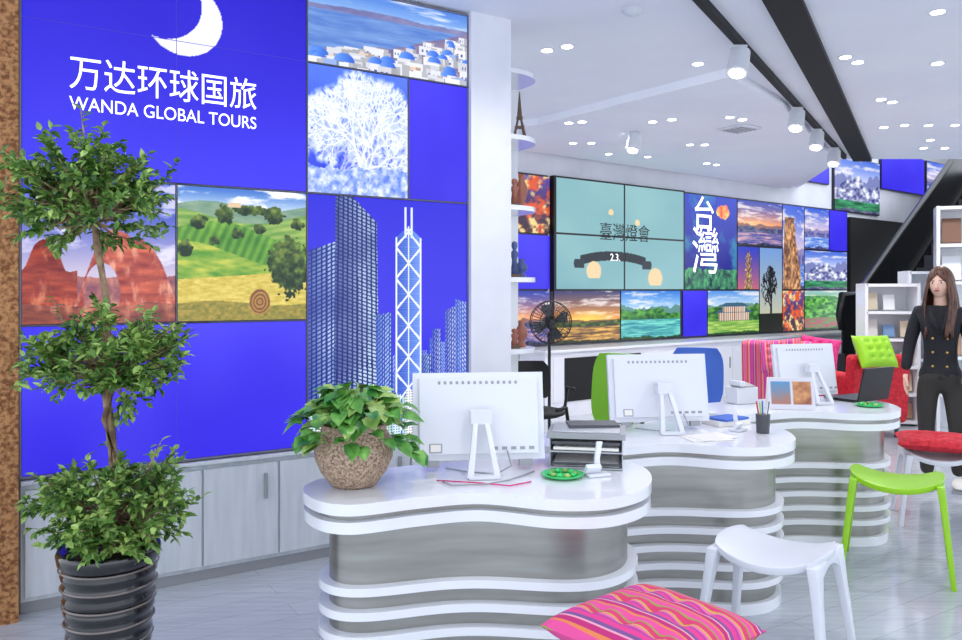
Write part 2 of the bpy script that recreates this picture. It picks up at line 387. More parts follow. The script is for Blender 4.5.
def p_tai(u,v):
    im=mixc((30,24,120),(30,60,190),v); im=mixc(im,(60,160,180),np.clip((fbm(u,v,4,5,3)-.5)*4,0,1)*.7)
    put(im,v<.18+.08*fbm(u,u*0,8,4),mixc((24,50,64),(90,180,120),fbm(u,v,20,4)*1.8-.4))
    put(im,np.hypot((u-.72)/.17,(v-.84)/.10)+.5*(fbm(u,v,14,3)-.5)<.8,mixc((240,70,50),(255,220,110),fbm(u,v,16,3)*1.8-.4))
    return im
def p_tower(u,v):
    im=mixc((190,100,120),(40,60,190),v); w=.08+.14*(1-np.mod(v*7,1))*(v<.8); put(im,(np.abs(u-.5)<w*(1.1-.5*v))&(v<.9),mixc((40,30,60),(240,196,120),fbm(u,v,24,3)*1.8-.4)); return im
def p_dark(u,v):
    im=mixc((206,196,150),(110,150,210),v); D=branches(u,v,2.2,5,7,(.5,.2),.13,.6,.03); put(im,D<.012,(26,28,28)); put(im,v<.22,(30,34,26)); return im
def p_fig(u,v):
    im=mixc((60,40,40),(90,70,160),v); c=fbm(u,v,7,5,5)
    im=mixc(im,(220,90,50),np.clip((c-.45)*6,0,1)); im=mixc(im,(240,210,140),np.clip((fbm(u,v,9,4,1)-.55)*7,0,1)); return im
def colormesh(name,parent,s0,s1,z0,z1,fn,y=-0.03,nx=60,ny=60,m=None,M=None):
    us=np.linspace(0,1,nx+1); vs=np.linspace(0,1,ny+1); U,V=np.meshgrid(us,vs)
    im=np.clip(fn(U,V),0,255); L=lin(im)
    co=np.stack([s0+(s1-s0)*U,np.full_like(U,y),z0+(z1-z0)*V],-1).reshape(-1,3)
    i=np.arange(nx*ny); r=i//nx; c=i%nx; a=r*(nx+1)+c
    fc=np.stack([a,a+1,a+nx+2,a+nx+1],-1)
    me=bpy.data.meshes.new(name); me.from_pydata(co.tolist(),[],fc.tolist())
    at=me.color_attributes.new('Col','FLOAT_COLOR','POINT')
    rgba=np.concatenate([L.reshape(-1,3),np.ones((L.size//3,1))],1).astype(np.float32)
    at.data.foreach_set('color',rgba.ravel())
    me.materials.append(m or SCREEN); o=bpy.data.objects.new(name,me); COL.objects.link(o); o.parent=parent
    if M is not None: o.matrix_local=M
    return o

# ---------------------------------------------------------------- camera
cam=bpy.data.cameras.new('camera'); co=bpy.data.objects.new('camera',cam); COL.objects.link(co)
co.location=(0,0,1.45); co.rotation_euler=(math.pi/2,0,0); cam.sensor_width=36; cam.lens=36*800/962
cam.shift_y=-30/962; cam.clip_end=100; sc.camera=co

# ---------------------------------------------------------------- room shell
H=3.12
m=MB(); m.prism([(-6,-2.5),(13,-2.5),(13,22),(-6,22)],-0.1,0,FLOOR); m.done('floor')
A0=(-2.067,3.587); AL=math.atan2(.536,.845)
B0=(.83,9.63); BL_=math.atan2(.613,.79)
m=MB()
m.prism([(-4.5,-1.5),(9,-1.5),(9,10.2),(4.6,10.2),(5.18,13.06),(-4.5,5.55)],H,H+.15,CEILM)
m.done('ceiling')
m=MB()
DROP=[(.55,7.75),(1.87,6.0),(2.62,6.95),(4.2,9.6),(4.85,12.6),(-.5,8.4)]
m.prism(DROP,H-.07,H+.01,CEILM); m.done('trim_ceiling_drop')
m=MB()
m.box((1.31,.16,H/2),(2.68,.3,H),WALLW); m.done('wall_left',(A0[0],A0[1],0),AL)
m=MB(); m.box((2.485,.13,H/2),(.29,.38,H),WALLW); m.done('wall_column',(A0[0],A0[1],0),AL)
m=MB(); m.box((.4,.1,H/2),(10.3,.2,H),WALLW); m.box((9.3,.1,2.4),(7.5,.2,4.8),WALLW); m.box((8.0,-.03,1.36),(1.95,.06,2.72),MATTB); m.done('wall_back',(B0[0],B0[1],0),BL_)
m=MB(); m.box((-.41,.10,H/2),(.8,.42,H),CORK); m.done('wall_cork_pillar',(A0[0],A0[1],0),AL)
m=MB()
for i in range(9): m.box((12.2,-1.5+i*2.2,2.4),(.1,.08,4.8),DGREY)
for z in(.05,2.6,4.75): m.box((12.2,7.3,z),(.1,17.6,.1),DGREY)
m.done('window_right')

# ---------------------------------------------------------------- near video wall
vw=empty('video_wall',(A0[0],A0[1],0),AL)
R=[.612,1.29,1.97,2.67,3.10]; SE=2.335
m=MB(); m.box((SE/2-.002,-.010,(R[0]+R[4])/2),(SE+.006,.018,R[4]-R[0]+.004),BEZEL); m.done('bezel_panel',parent=vw)
g=.006
def scr(p,n,s0,s1,z0,z1,fn,nx,ny): colormesh(n,p,s0+g,s1-g,z0+g,z1-g,fn,-.03,nx,ny)
scr(vw,'screen_logo',0,1.328,R[2],R[4],p_logo,260,220)
scr(vw,'screen_rock_arch',0,.663,R[1],R[2],p_rock,210,210)
scr(vw,'screen_hayfield',.663,1.328,R[1],R[2],p_field,230,230)
scr(vw,'screen_blue_lower',0,1.328,R[0],R[1],p_blue,20,10)
scr(vw,'screen_frost_tree',1.328,1.935,R[2],R[3],p_frost,230,240)
scr(vw,'screen_blue_side',1.935,SE,R[2],R[3],p_blue,8,10)
scr(vw,'screen_island_town',1.328,SE,R[3],R[4],p_sant,280,140)
scr(vw,'screen_city',1.328,SE,R[0],R[2],p_city,300,360)
m=MB()
m.box((.664,-.0305,R[3]),(1.32,.001,.003),SEAM)
for x,z0,z1 in((.663,R[2],R[4]),(.663,R[0],R[1])): m.box((x,-.0305,(z0+z1)/2),(.003,.001,z1-z0),SEAM)
for s0,s1,z0,z1 in((0,1.328,R[2],R[4]),(0,.663,R[1],R[2]),(.663,1.328,R[1],R[2]),(0,1.328,R[0],R[1]),(1.328,1.935,R[2],R[3]),(1.935,SE,R[2],R[3]),(1.328,SE,R[3],R[4]),(1.328,SE,R[0],R[2])):
    for x in(s0,s1): m.box((x,-.028,(z0+z1)/2),(.008,.012,z1-z0),BEZELG)
    for z in(z0,z1): m.box(((s0+s1)/2,-.028,z),(s1-s0,.012,.008),BEZELG)
m.done('bezel_strips',parent=vw)
text('万达环球国旅','sign_text_chinese',(.625,-.036,2.44),.17,TEXTW,vw,.86)
text('WANDA GLOBAL TOURS','sign_text_latin',(.625,-.036,2.305),.088,TEXTW,vw,.86)
m=MB(); m.box((1.165,-.012,.32),(2.33,.02,.535),CAB); m.box((1.165,-.008,.03),(2.33,.014,.06),GREY)
for i in range(6): m.box((.205+i*.387,-.031,.315),(.376,.018,.48),CAB)
for x in(1.10,1.87): m.box((x,-.052,.44),(.016,.02,.13),GREY)
m.box((1.165,-.03,.590),(2.33,.05,.018),CAB)
m.done('base_cabinet',(A0[0],A0[1],0),AL,bevel=.002)

# ---------------------------------------------------------------- far video wall
fw=empty('video_wall',(B0[0],B0[1],0),BL_)
m=MB(); m.box((3.48,-.015,1.80),(6.98,.03,2.04),BEZEL); m.box((-.45,-.015,1.8),(.78,.03,2.04),BEZEL)
m.box((1.21,-.06,2.13),(2.46,.07,1.38),BLACK)
m.done('bezel_panel',parent=fw)
Z=[.79,1.45,2.11,2.81]; g=.012
def fs(n,a,b,c,d,fn,nx=60,ny=60): colormesh(n,fw,a+g,b-g,c+g,d-g,fn,-.04,int(nx*1.3),int(ny*1.3))
def quad(i,j):
    return lambda u,v:p_teal((u+i)/2,(v+j)/2)
for i in(0,1):
    for j in(0,1):
        colormesh('screen_teal',fw,i*1.21+.014,(i+1)*1.21-.014,1.45+j*.68+.012,1.45+(j+1)*.68-.012,quad(i,j),-.098,120,90)
text('臺灣燈會','screen_text',(1.22,-.105,2.17),.24,TEXTB,fw)
text('2.3.','screen_text',(1.03,-.105,1.86),.13,TEXTW,fw)
fs('screen_sunset',.02,1.2,Z[0],Z[1],p_sunset,90,60)
fs('screen_lake',1.2,2.42,Z[0],Z[1],p_lake,90,60)
fs('screen_taiwan',2.46,3.74,Z[1],Z[3],p_tai,90,100)
text('台','screen_text',(2.93,-.05,2.50),.52,TEXTW,fw,.44,off=.002); text('灣','screen_text',(2.97,-.05,1.96),.72,TEXTW,fw,.60,off=.0)
fs('screen_plain',2.46,3.02,Z[0],Z[1],p_blue,10,10)
fs('screen_temple',3.02,4.31,Z[0],Z[1],p_temple,100,60)
fs('screen_dusk',3.74,4.94,Z[2],Z[3],p_dusk,80,60)
fs('screen_tower',3.74,4.31,Z[1],Z[2],p_tower,50,60)
fs('screen_tree',4.31,4.94,Z[0],Z[2],p_dark,60,110)
fs('screen_cliff',4.94,5.58,Z[1],Z[3],p_cliff,50,100)
fs('screen_lantern',4.94,5.58,Z[0],Z[1],p_fig,40,40)
fs('screen_bay',5.58,6.35,Z[2],Z[3],p_seab,60,60)
fs('screen_blue_end',6.35,6.95,Z[2],Z[3],p_blue,10,10)
fs('screen_mountain',5.58,6.95,Z[1],Z[2],p_mount,90,60)
fs('screen_garden',5.58,6.95,Z[0],Z[1],p_green,80,50)
fs('screen_side_a',-.85,-.03,Z[2],Z[3],p_fig,40,40); fs('screen_side_b',-.85,-.03,Z[1],Z[2],p_blue,10,10); fs('screen_side_c',-.85,-.03,Z[0],Z[1],p_dusk,40,40)
uw=empty('video_wall',(B0[0],B0[1],0),BL_)
m=MB()
UP=((5.6,6.35,3.22,3.56),(6.5,8.1,2.80,3.75),(8.15,9.9,3.30,4.0),(10,11.6,3.3,4.0))
for a,b,c,d in UP: m.box(((a+b)/2,-.02,(c+d)/2),(b-a,.04,d-c),BEZEL)
m.done('bezel_panel',parent=uw)
for n,q,fn in(('screen_a',UP[0],p_blue),('screen_b',UP[1],p_mount),('screen_c',UP[2],p_blue),('screen_d',UP[3],p_seab)):
    a,b,c,d=q; colormesh(n,uw,a+g,b-g,c+g,d-g,fn,-.05,70,50)
m=MB(); m.box((3.2,-.24,.37),(7.4,.44,.74),WALLW); m.box((3.2,-.25,.755),(7.44,.48,.03),WHITE)
m.box((.45,-.462,.42),(1.3,.012,.5),MATTB); m.box((-.3,-.462,.42),(.15,.01,.5),WALLW)
for i in range(9): m.box((1.45+i*.62,-.463,.36),(.6,.014,.62),WHITE); m.box((1.70+i*.62,-.475,.45),(.02,.01,.15),GREY)
m.done('wall_counter_cabinet',(B0[0],B0[1],0),BL_)

# ---------------------------------------------------------------- corner shelf on the column
m=MB(); cx=2.635
for z in(.02,.6,1.05,1.50,1.95,2.39,2.80):
    pts=[(cx,-.05)]+[(cx+.06+.24*math.sin(t*math.pi/20),-.05+.22-.22*math.cos(t*math.pi/20)) for t in range(11)]+[(cx+.30,.3),(cx,.3)]
    m.prism(pts,z,z+.03,WHITE)
m.box((cx+.15,.31,1.42),(.30,.02,2.8),WHITE)
m.done('corner_shelf',(A0[0],A0[1],0),AL)
def onshelf(x,y,z): 
    c,s=math.cos(AL),math.sin(AL); return (A0[0]+x*c-y*s,A0[1]+x*s+y*c,z)
k=0
FIG=[mat('fig_terracotta',(150,90,72),.4),mat('fig_brown',(96,72,56),.5),mat('fig_blue',(60,80,130),.3),mat('fig_pale',(206,196,180),.35)]
for z in(1.081,1.531,1.981):
    for dx,dy,mm in((.09,.04,0),(.20,.12,3)):
        m=MB(); mm=FIG[(mm+k)%4]; h=.12+.05*((k*7)%3)
        if k%2: m.lathe([(0,0),(.03,0),(.034,.01),(.018,.03),(.038,.4*h),(.042,.6*h),(.018,.85*h),(.022,h),(0,h)],(0,0,0),mm,16)
        else:
            m.box((0,0,.01),(.07,.05,.02),FIG[1]); m.lathe([(0,.02),(.026,.02),(.016,.5*h),(.028,.7*h),(.010,.78*h),(.020,.88*h),(.018,h),(0,1.05*h)],(0,0,0),mm,14)
        k+=1; m.done('shelf_vase' if k%2==0 else 'shelf_figurine',onshelf(cx+dx,dy,z))
m=MB()
for a in range(4):
    t=math.pi/4+a*math.pi/2
    m.cyl((.05*math.cos(t),.05*math.sin(t),0),(.012*math.cos(t),.012*math.sin(t),.13),.009,FIG[1],.006,8)
m.cyl((0,0,.12),(0,0,.30),.018,FIG[1],.003,8); m.box((0,0,.07),(.06,.06,.01),FIG[1]); m.box((0,0,.13),(.04,.04,.012),FIG[1])
m.done('tower_figurine',onshelf(cx+.15,.07,2.424))

# ---------------------------------------------------------------- ceiling fixtures
dl=[(.46,5.57),(.59,5.48),(.96,7.6),(.84,7.65),(1.63,7.6),(1.79,7.5),(1.0,8.7),(1.2,8.7),(2.3,8.8),(2.46,8.8),(2.61,5.73),(2.76,5.86),(2.74,4.8),(3.36,5.89),(4.13,8.2),(4.29,8.1),(4.53,8.1),(4.8,8.1),(5.2,9.4),(5.45,9.4),(2.3,7.4),(2.45,7.5),(3.5,7.0),(3.65,7.1),(.9,4.3),(1.5,9.4),(2.0,9.6),(3.0,10.2),(2.85,10.1),(1.6,5.9),(-.3,3.2),(4.6,6.6),(4.75,6.7),(4.4,9.3),(5.0,8.9)]
def inpoly(x,y,P):
    r=False
    for i in range(len(P)):
        x0,y0=P[i-1];x1,y1=P[i]
        if (y0>y)!=(y1>y) and x<(x1-x0)*(y-y0)/(y1-y0)+x0: r=not r
    return r
m=MB()
for x,y in dl:
    z=H-.07 if inpoly(x,y,DROP) else H
    m.cyl((x,y,z-.004),(x,y,z-.0005),.055,WPLAST,seg=20); m.cyl((x,y,z-.007),(x,y,z-.0042),.038,LAMPE,seg=20)
m.done('ceiling_downlights')
ta=(.616,3.5); tb=(4.5,9.9); an=math.atan2(tb[1]-ta[1],tb[0]-ta[0]); Lt=math.hypot(tb[0]-ta[0],tb[1]-ta[1])
def ontrack(y): return ta[0]+(y-ta[1])*(tb[0]-ta[0])/(tb[1]-ta[1])
m=MB(); m.box((Lt/2,0,-.025),(Lt,.045,.05),MATTB); m.done('lighting_track',(ta[0],ta[1],H-.001),an)
m=MB(); m.prism([(1.02,3.5),(1.24,3.5),(4.98,10.19),(4.74,10.19)],H-.035,H-.0005,MATTB); m.done('trim_ceiling_slot')
for x,y in((ontrack(5.3),5.3),(ontrack(7.1),7.1),(ontrack(8.05),8.05),(ontrack(9.1),9.1),(1.55,8.1)):
    m=MB(); z=-.052 if y!=8.1 else -.072
    m.cyl((0,0,z-.05),(0,0,z),.012,WPLAST,seg=10)
    m.box((0,0,z-.006),(.1,.05,.012),WPLAST)
    d=Vector((-.25,-.35,-1)).normalized(); c=Vector((0,0,z-.10))
    m.cyl(c-d*.07,c+d*.10,.066,WPLAST,.072,20); m.cyl(c+d*.1001,c+d*.105,.05,LAMPE,seg=20)
    m.done('track_spotlight',(x,y,H))
m=MB(); m.box((0,0,-.01),(.3,.3,.018),WPLAST)
for i in range(5): m.box((0,-.1+i*.05,-.022),(.24,.012,.006),GREY)
m.done('air_vent',(2.55,7.9,H-.071),.6)
m=MB(); m.lathe([(0,-.045),(.03,-.04),(.05,-.025),(.055,-.012),(.065,-.01),(.065,0)],(0,0,0),WPLAST,20); m.done('smoke_detector',(.9,4.75,H-.001))

# ---------------------------------------------------------------- desks
DO=[(-.42,2.57),(-.56,2.65),(-.62,2.84),(-.48,3.04),(-.1,3.22),(.22,3.36),(.46,3.33),(.63,3.13),(.60,2.84),(.45,2.665),(.25,2.635),(0,2.72),(-.2,2.665)]
DC=(.03,2.97)
def offset(pts,d):
    n=len(pts); out=[]
    for i in range(n):
        p0=np.array(pts[i-1]);p1=np.array(pts[(i+1)%n]); t=p1-p0; t/=np.hypot(*t); nn=np.array((t[1],-t[0])); out.append(tuple(np.array(pts[i])+nn*d))
    return out
base=crom([(x-DC[0],y-DC[1]) for x,y in DO],8)
ar=sum(base[i-1][0]*base[i][1]-base[i][0]*base[i-1][1] for i in range(len(base)))
if ar<0: base=base[::-1]
A=np.array(base)
for _ in range(55): A=.5*A+.25*(np.roll(A,1,0)+np.roll(A,-1,0))
low=[tuple(p) for p in A]
for i,(ox,oy) in enumerate(((0,0),(.86,.87),(1.85,1.83))):
    m=MB()
    m.prism(base,.722,.76,WHITE,True); m.prism(offset(base,-.035),.70,.7215,STEEL,True); m.prism(offset(base,-.004),.662,.6995,WHITE,True)
    m.prism(offset(low,-.055),.0,.6615,STEEL,True); m.prism(offset(low,-.03),0,.05,WHITE,True)
    for z in(.44,.36,.28,.20,.12): m.prism(offset(low,-.018),z,z+.028,WHITE,True)
    m.done('reception_desk',(DC[0]+ox,DC[1]+oy,0),bevel=.004)

def monitor(loc,rz,w=.51,h=.335,name='desktop_computer'):
    m=MB(); T=Euler((math.radians(-10),0,0)).to_matrix().to_4x4(); T=Matrix.Translation((0,.02,.035))@T
    m.box((0,0,h/2),(w,.022,h),WPLAST,M=T)
    m.box((0,-.018,h*.5),(w*.9,.02,h*.86),WPLAST,M=T)
    m.box((0,.0115,h*.54),(w*.95,.002,h*.84),BLACK,M=T)
    for k in range(14): m.box((-w*.3+k*w*.045,-.0285,h*.88),(w*.02,.002,.012),GREY,M=T)
    for k in range(5): m.box((w*.12+k*.035,-.0285,h*.13),(.02,.003,.012),GREY,M=T)
    m.box((-w*.33,-.0285,h*.14),(.05,.003,.035),GREY,M=T); m.box((-w*.33,-.030,h*.14),(.04,.003,.027),PAPER,M=T)
    for a in(-.35,.35): m.box((w*a,-.005,-.012),(.05,.03,.025),GREY,M=T)
    y0,y1=-.06,-.145
    for sgn in(-1,1):
        m.rloft([((sgn*.020,y0+.015,.2),(.009,0,0),(0,.012,0)),((sgn*.035,(y0+y1)/2,.1),(.010,0,0),(0,.012,0)),((sgn*.05,y1,.006),(.012,0,0),(0,.014,0))],WPLAST)
    m.box((0,y0+.014,.2),(.06,.026,.03),WPLAST); m.box((0,y1,.008),(.11,.035,.014),WPLAST)
    m.box((0,-.038,.21),(.08,.05,.05),WPLAST)
    m.tube([(w*.2,-.03,.08),(w*.22,-.07,.03),(w*.1,-.10,.006),(-w*.1,-.05,.006),(-w*.25,.02,.006)],.0035,GREY,6)
    m.done(name,loc,rz,bevel=.004)
monitor((-.005,3.06,.761),math.radians(6))
monitor((.89,3.95,.761),math.radians(8))
monitor((2.03,4.95,.761),math.radians(14),.43,.32)

def pothos(loc):
    e=empty('potted_pothos',loc)
    m=MB(); m.lathe([(0,0),(.07,0),(.085,.01),(.115,.05),(.137,.10),(.14,.135),(.128,.175),(.112,.2),(.118,.215),(.110,.22),(.10,.21),(.0,.195)],(0,0,0),STONE,40)
    m.lathe([(0,.2),(.1,.2)],(0,0,0),SOIL,24); m.done('pot',parent=e)
    m=MB(); rnd=random.Random(3)
    for i in range(200):
        a=rnd.uniform(0,2*math.pi); r=rnd.uniform(.02,.19); zz=.21+.15*(1-(r/.20)**2)*rnd.uniform(.35,1)
        if r>.13: zz=rnd.uniform(.15,.28)
        p=Vector((r*math.cos(a),r*math.sin(a),zz)); 
        d=Vector((math.cos(a+rnd.uniform(-.6,.6)),math.sin(a+rnd.uniform(-.6,.6)),rnd.uniform(-.45,.4)))
        m.leaf(p,d,(rnd.uniform(-.3,.3),rnd.uniform(-.5,.1),1),rnd.uniform(.06,.09),rnd.uniform(.05,.075),LEAF3 if rnd.random()<.7 else LEAF2,.12,.3)
        if i%2==0: m.tube([(0.3*p.x,.3*p.y,.19),(.8*p.x,.8*p.y,zz*.9+.01),tuple(p)],.003,LEAF2,5)
    for i in range(14):
        t=i/13; p=Vector((.14+.08*t,-.06+.03*math.sin(i),.19-.06*t)); m.leaf(p,(.6,rnd.uniform(-1,1),-.4),(0,-.4,1),.07,.055,LEAF3,.12,.3)
    m.done('foliage',parent=e)
pothos((-.45,2.83,.761))

def tree(loc):
    e=empty('potted_ficus_tree',loc)
    m=MB(); prof=[(0,0),(.115,0),(.12,.01)]
    zs=np.linspace(.03,.5,40)
    POT=mat('glazed_black_pot',(14,13,15),.12,coat=.6); RING=mat('pot_ring',(120,112,108),.3,.5)
    for q in zs: prof.append((.118+.038*(q/.5)+.004*math.sin(q*150),float(q)))
    prof+=[(.166,.515),(.17,.545),(.163,.56),(.152,.555),(.147,.52),(0,.52)]
    m.lathe(prof,(0,0,0),POT,48)
    for q in np.arange(.06,.5,.062): m.lathe([(.120+.038*(q/.5),q-.004),(.1255+.038*(q/.5),q),(.120+.038*(q/.5),q+.004)],(0,0,0),RING,48)
    m.lathe([(0,.53),(.148,.53)],(0,0,0),SOIL,24); m.done('pot',parent=e)
    rnd=random.Random(5)
    m=MB(); tr=[(.0,0,.5),(.02,0,.72),(.0,.01,.95),(-.02,0,1.15),(-.005,0,1.38),(-.04,.0,1.58),(-.07,0,1.82)]
    m.tube(tr,[.022,.02,.017,.016,.014,.013,.007],BARK,10); m.tube([(.03,.03,.5),(-.02,.02,.66),(.03,-.01,.84),(-.01,-.02,1.0),(.01,.01,1.12)],[.016,.014,.013,.011,.008],BARK,8)
    tiers=[((-.07,0,1.79),(.25,.24,.18),104),((-.0,0,1.21),(.25,.24,.155),90),((-.0,0,.70),(.24,.24,.16),100)]
    leaves=MB()
    for (c,r,n) in tiers:
        c=Vector(c)
        for i in range(n):
            d=Vector((rnd.gauss(0,1),rnd.gauss(0,1),rnd.gauss(0,.8)+.1)).normalized()
            f=rnd.uniform(.55,1.10)
            p=c+Vector((d.x*r[0],d.y*r[1],d.z*r[2]))*f
            st=c+Vector((rnd.gauss(0,.01),rnd.gauss(0,.01),-r[2]*rnd.uniform(.1,.6)))
            mid=st.lerp(p,.55)+Vector((0,0,-.015))
            m.tube([st,mid,p],[.005,.0035,.0015],BARK,5)
            for tw in range(3):
                b0=mid.lerp(p,rnd.uniform(.2,.9)); dv=((p-mid).normalized()+Vector((rnd.gauss(0,.5),rnd.gauss(0,.5),rnd.gauss(0,.4)+.15))).normalized()
                b1=b0+dv*rnd.uniform(.06,.10)
                for k in range(13):
                    q=b0.lerp(b1,k/12); sd=Vector((rnd.gauss(0,1),rnd.gauss(0,1),rnd.gauss(0,.7)))
                    leaves.leaf(q,dv*.6+sd*.6,(rnd.gauss(0,.4),rnd.gauss(0,.4),1),rnd.uniform(.026,.042),rnd.uniform(.016,.024),LEAF1 if rnd.random()<.55 else LEAF2,.15,.2)
    for s0,s1 in(((-.08,0,1.9),(-.10,0,2.08)),((-.05,0,1.92),(-.02,0,2.03)),((-.12,0,1.25),(-.2,0,1.42)),((.1,0,.75),(.18,0,.92)),((.12,0,1.25),(.24,0,1.33)),((-.2,0,1.78),(-.34,0,1.74))):
        s0=Vector(s0);s1=Vector(s1); m.tube([s0,s0.lerp(s1,.5),s1],[.004,.003,.002],BARK,5)
        for k in range(14):
            q=s0.lerp(s1,k/13); leaves.leaf(q,(rnd.gauss(0,1),rnd.gauss(0,1),.5),(0,0,1),.04,.022,LEAF2,.15,.2)
    m.done('trunk',parent=e); leaves.done('foliage',parent=e)
tree((-1.30,2.8,0))

# ---------------------------------------------------------------- stools and cushions
def stool(loc,rz,mm,h=.45,w=.40,d=.36):
    m=MB(); n=14; top=[];bot=[]
    def prof(u,v):
        k=1-.10*(u*u*v*v)
        x=u*w/2*k*(1-.05*v*v); y=v*d/2*k*(1-.10*u*u)
        z=h-.034+.042*u*u-.008*v*v
        return x,y,z
    for j in range(n+1):
        for i in range(n+1):
            u=-1+2*i/n; v=-1+2*j/n; x,y,z=prof(u,v); top.append((x,y,z)); bot.append((x*.985,y*.985,z-.018-.012*max(abs(u),abs(v))**6))
    N=(n+1)**2; f=[]
    for j in range(n):
        for i in range(n):
            a=j*(n+1)+i; f.append((a,a+1,a+n+2,a+n+1)); f.append((N+a,N+a+n+1,N+a+n+2,N+a+1))
    for i in range(n):
        for a,b in((i,i+1),(n*(n+1)+i+1,n*(n+1)+i),((i+1)*(n+1),i*(n+1)),(i*(n+1)+n,(i+1)*(n+1)+n)):
            f.append((b,a,N+a,N+b))
    m.add(top+bot,f,mm,True)
    for sx in(-1,1):
        for sy in(-1,1):
            rings=[]
            for t,wx,wy in((0,.018,.050),(.12,.017,.036),(.3,.015,.026),(.6,.0135,.021),(1,.012,.018)):
                x=sx*(w/2-.026+.055*t**.9); y=sy*(d/2-.055+.075*t**.8); z=(h-.016)*(1-t)+.0
                rings.append(((x,y,max(z,.0)),(wx,0,0),(0,wy,0)))
            m.rloft(rings,mm,True)
        arch=[]
        for q in range(9):
            t=-1+2*q/8; arch.append(((sx*(w/2-.018),t*(d/2-.05),h-.030-.030*t*t),(.012,0,0),(0,0,.018+.018*t*t)))
        m.rloft(arch,mm,True)
    o=m.done('stool',loc,rz,bevel=.003); return o
stool((1.14,3.10,0),math.radians(-38),WPLAST,.475,.42,.38)
stool((2.16,4.16,0),math.radians(-28),LIME,.50,.44,.38)
stool((2.86,5.02,0),math.radians(-20),WPLAST,.45)
stool((.47,2.20,0),math.radians(40),WPLAST,.455)
def cushion(name,loc,rz,mm,w=.44,d=.42,t=.05,n=28,tassel=False):
    m=MB(); vs=[];f=[]
    for sgn in(1,-1):
        for j in range(n+1):
            for i in range(n+1):
                u=-1+2*i/n; v=-1+2*j/n; k=max(0,(1-abs(u)**3.5)*(1-abs(v)**3.5))**.5
                x=u*w/2-(u*(1-v*v)*.012); y=v*d/2-(v*(1-u*u)*.012)
                tuft=0
                for a in(-.5,0,.5):
                    for b in(-.5,0,.5): tuft+=math.exp(-((u-a)**2+(v-b)**2)/.014)
                vs.append((x,y,sgn*(t*k*(1-.38*tuft))))
        o=0 if sgn==1 else (n+1)**2
        for j in range(n):
            for i in range(n):
                a=o+j*(n+1)+i; q=(a,a+1,a+n+2,a+n+1); f.append(q if sgn==1 else q[::-1])
    m.add(vs,f,mm,True)
    return m.done(name,loc,rz)
cushion('seat_cushion',(.47,2.20,.520),math.radians(40),STRIPE,.45,.43,.062)
cushion('seat_cushion',(2.86,5.02,.500),math.radians(-25),REDF,.46,.44,.050)

# ---------------------------------------------------------------- desk items
GDISH=mat('green_glass',(60,200,110),.25)
def dish(loc):
    m=MB(); G=GDISH
    m.lathe([(0,0),(.05,0),(.07,.006),(.08,.014),(.076,.015),(.05,.007),(0,.006)],(0,0,0),G,28)
    for k in range(10):
        a=k*.628; m.ell((.045*math.cos(a),.045*math.sin(a),.014),(.012,.012,.008),G if k%2 else LEAF2,8,6)
    m.done('candy_dish',loc)
dish((.30,2.95,.761)); dish((2.30,4.74,.761))
TRAY=mat('tray_silver',(176,180,186),.35,.4)
def tray(loc,rz):
    m=MB()
    for z in(.004,.065): 
        m.box((0,0,z),(.28,.20,.006),TRAY); m.box((-.138,0,z+.025),(.004,.20,.05),TRAY); m.box((.138,0,z+.025),(.004,.20,.05),TRAY); m.box((0,.098,z+.025),(.28,.004,.05),TRAY)
        m.box((0,-.005,z+.012),(.25,.18,.012),PAPER)
    m.box((0,.0,.128),(.30,.22,.022),GREY); m.box((0,-.02,.146),(.26,.16,.006),TRAY,(0.05,0,0)); m.box((.02,.03,.152),(.2,.12,.014),DGREY,(0,0,.2))
    for z in(.02,.10): m.box((0,-.1005,z),(.26,.003,.012),DGREY)
    m.done('document_tray',loc,rz,bevel=.002)
tray((.42,3.17,.761),math.radians(-10))
def phone_stand(loc,rz):
    m=MB(); m.box((0,0,.006),(.09,.06,.012),WPLAST); m.rloft([((0,0,.01),(.012,0,0),(0,.008,0)),((.01,.02,.06),(.01,0,0),(0,.008,0)),((.025,.03,.12),(.012,0,0),(0,.006,0))],WPLAST)
    m.box((-.02,-.01,.03),(.06,.02,.03),WPLAST,(.6,0,0)); m.done('phone_stand',loc,rz,bevel=.003)
phone_stand((.43,2.97,.761),.3); phone_stand((1.26,3.92,.761),.8)
m=MB(); m.tube([(-.14,2.86,.766),(-.1,2.80,.766),(.02,2.82,.766),(.10,2.88,.766),(.16,2.96,.766),(.2,3.02,.766)],.003,GREY,6)
m.tube([(-.16,2.88,.765),(.0,2.84,.765),(.1,2.80,.765),(.18,2.86,.765)],.0025,PINK,6); m.done('desk_cable')
m=MB(); m.box((0,0,.05),(.16,.11,.1),WPLAST); m.box((0,-.01,.105),(.13,.08,.02),GREY,(.2,0,0)); m.box((-.05,-.02,.125),(.04,.10,.03),WPLAST); m.done('desk_phone',(1.59,4.88,.761),.4,bevel=.006)
cal=empty('desk_calendar',(1.80,4.66,.761),math.radians(-8))
m=MB(); m.add([(-.13,-.05,0),(.13,-.05,0),(.13,.05,0),(-.13,.05,0),(-.13,0,.18),(.13,0,.18)],[(0,1,5,4),(2,3,4,5),(0,4,3),(1,2,5),(0,3,2,1)],PAPER); m.done('card',parent=cal)
def p_cal(u,v):
    im=full(u,(215,215,225)); a=(u>.06)&(u<.48)&(v>.15)&(v<.9); put(im,a,mixc((190,120,90),(90,150,200),v+.4*(fbm(u,v,5,3)-.5)))
    a=(u>.53)&(u<.95)&(v>.15)&(v<.9); put(im,a,mixc((120,60,50),(230,170,110),fbm(u,v,6,3,2)*1.3-.1)); return im
colormesh('picture',cal,-.128,.128,.002,.184,p_cal,0,40,30,PRINT,Matrix.Translation((0,-.0505,.0))@Euler((-math.atan(.05/.18),0,0)).to_matrix().to_4x4())
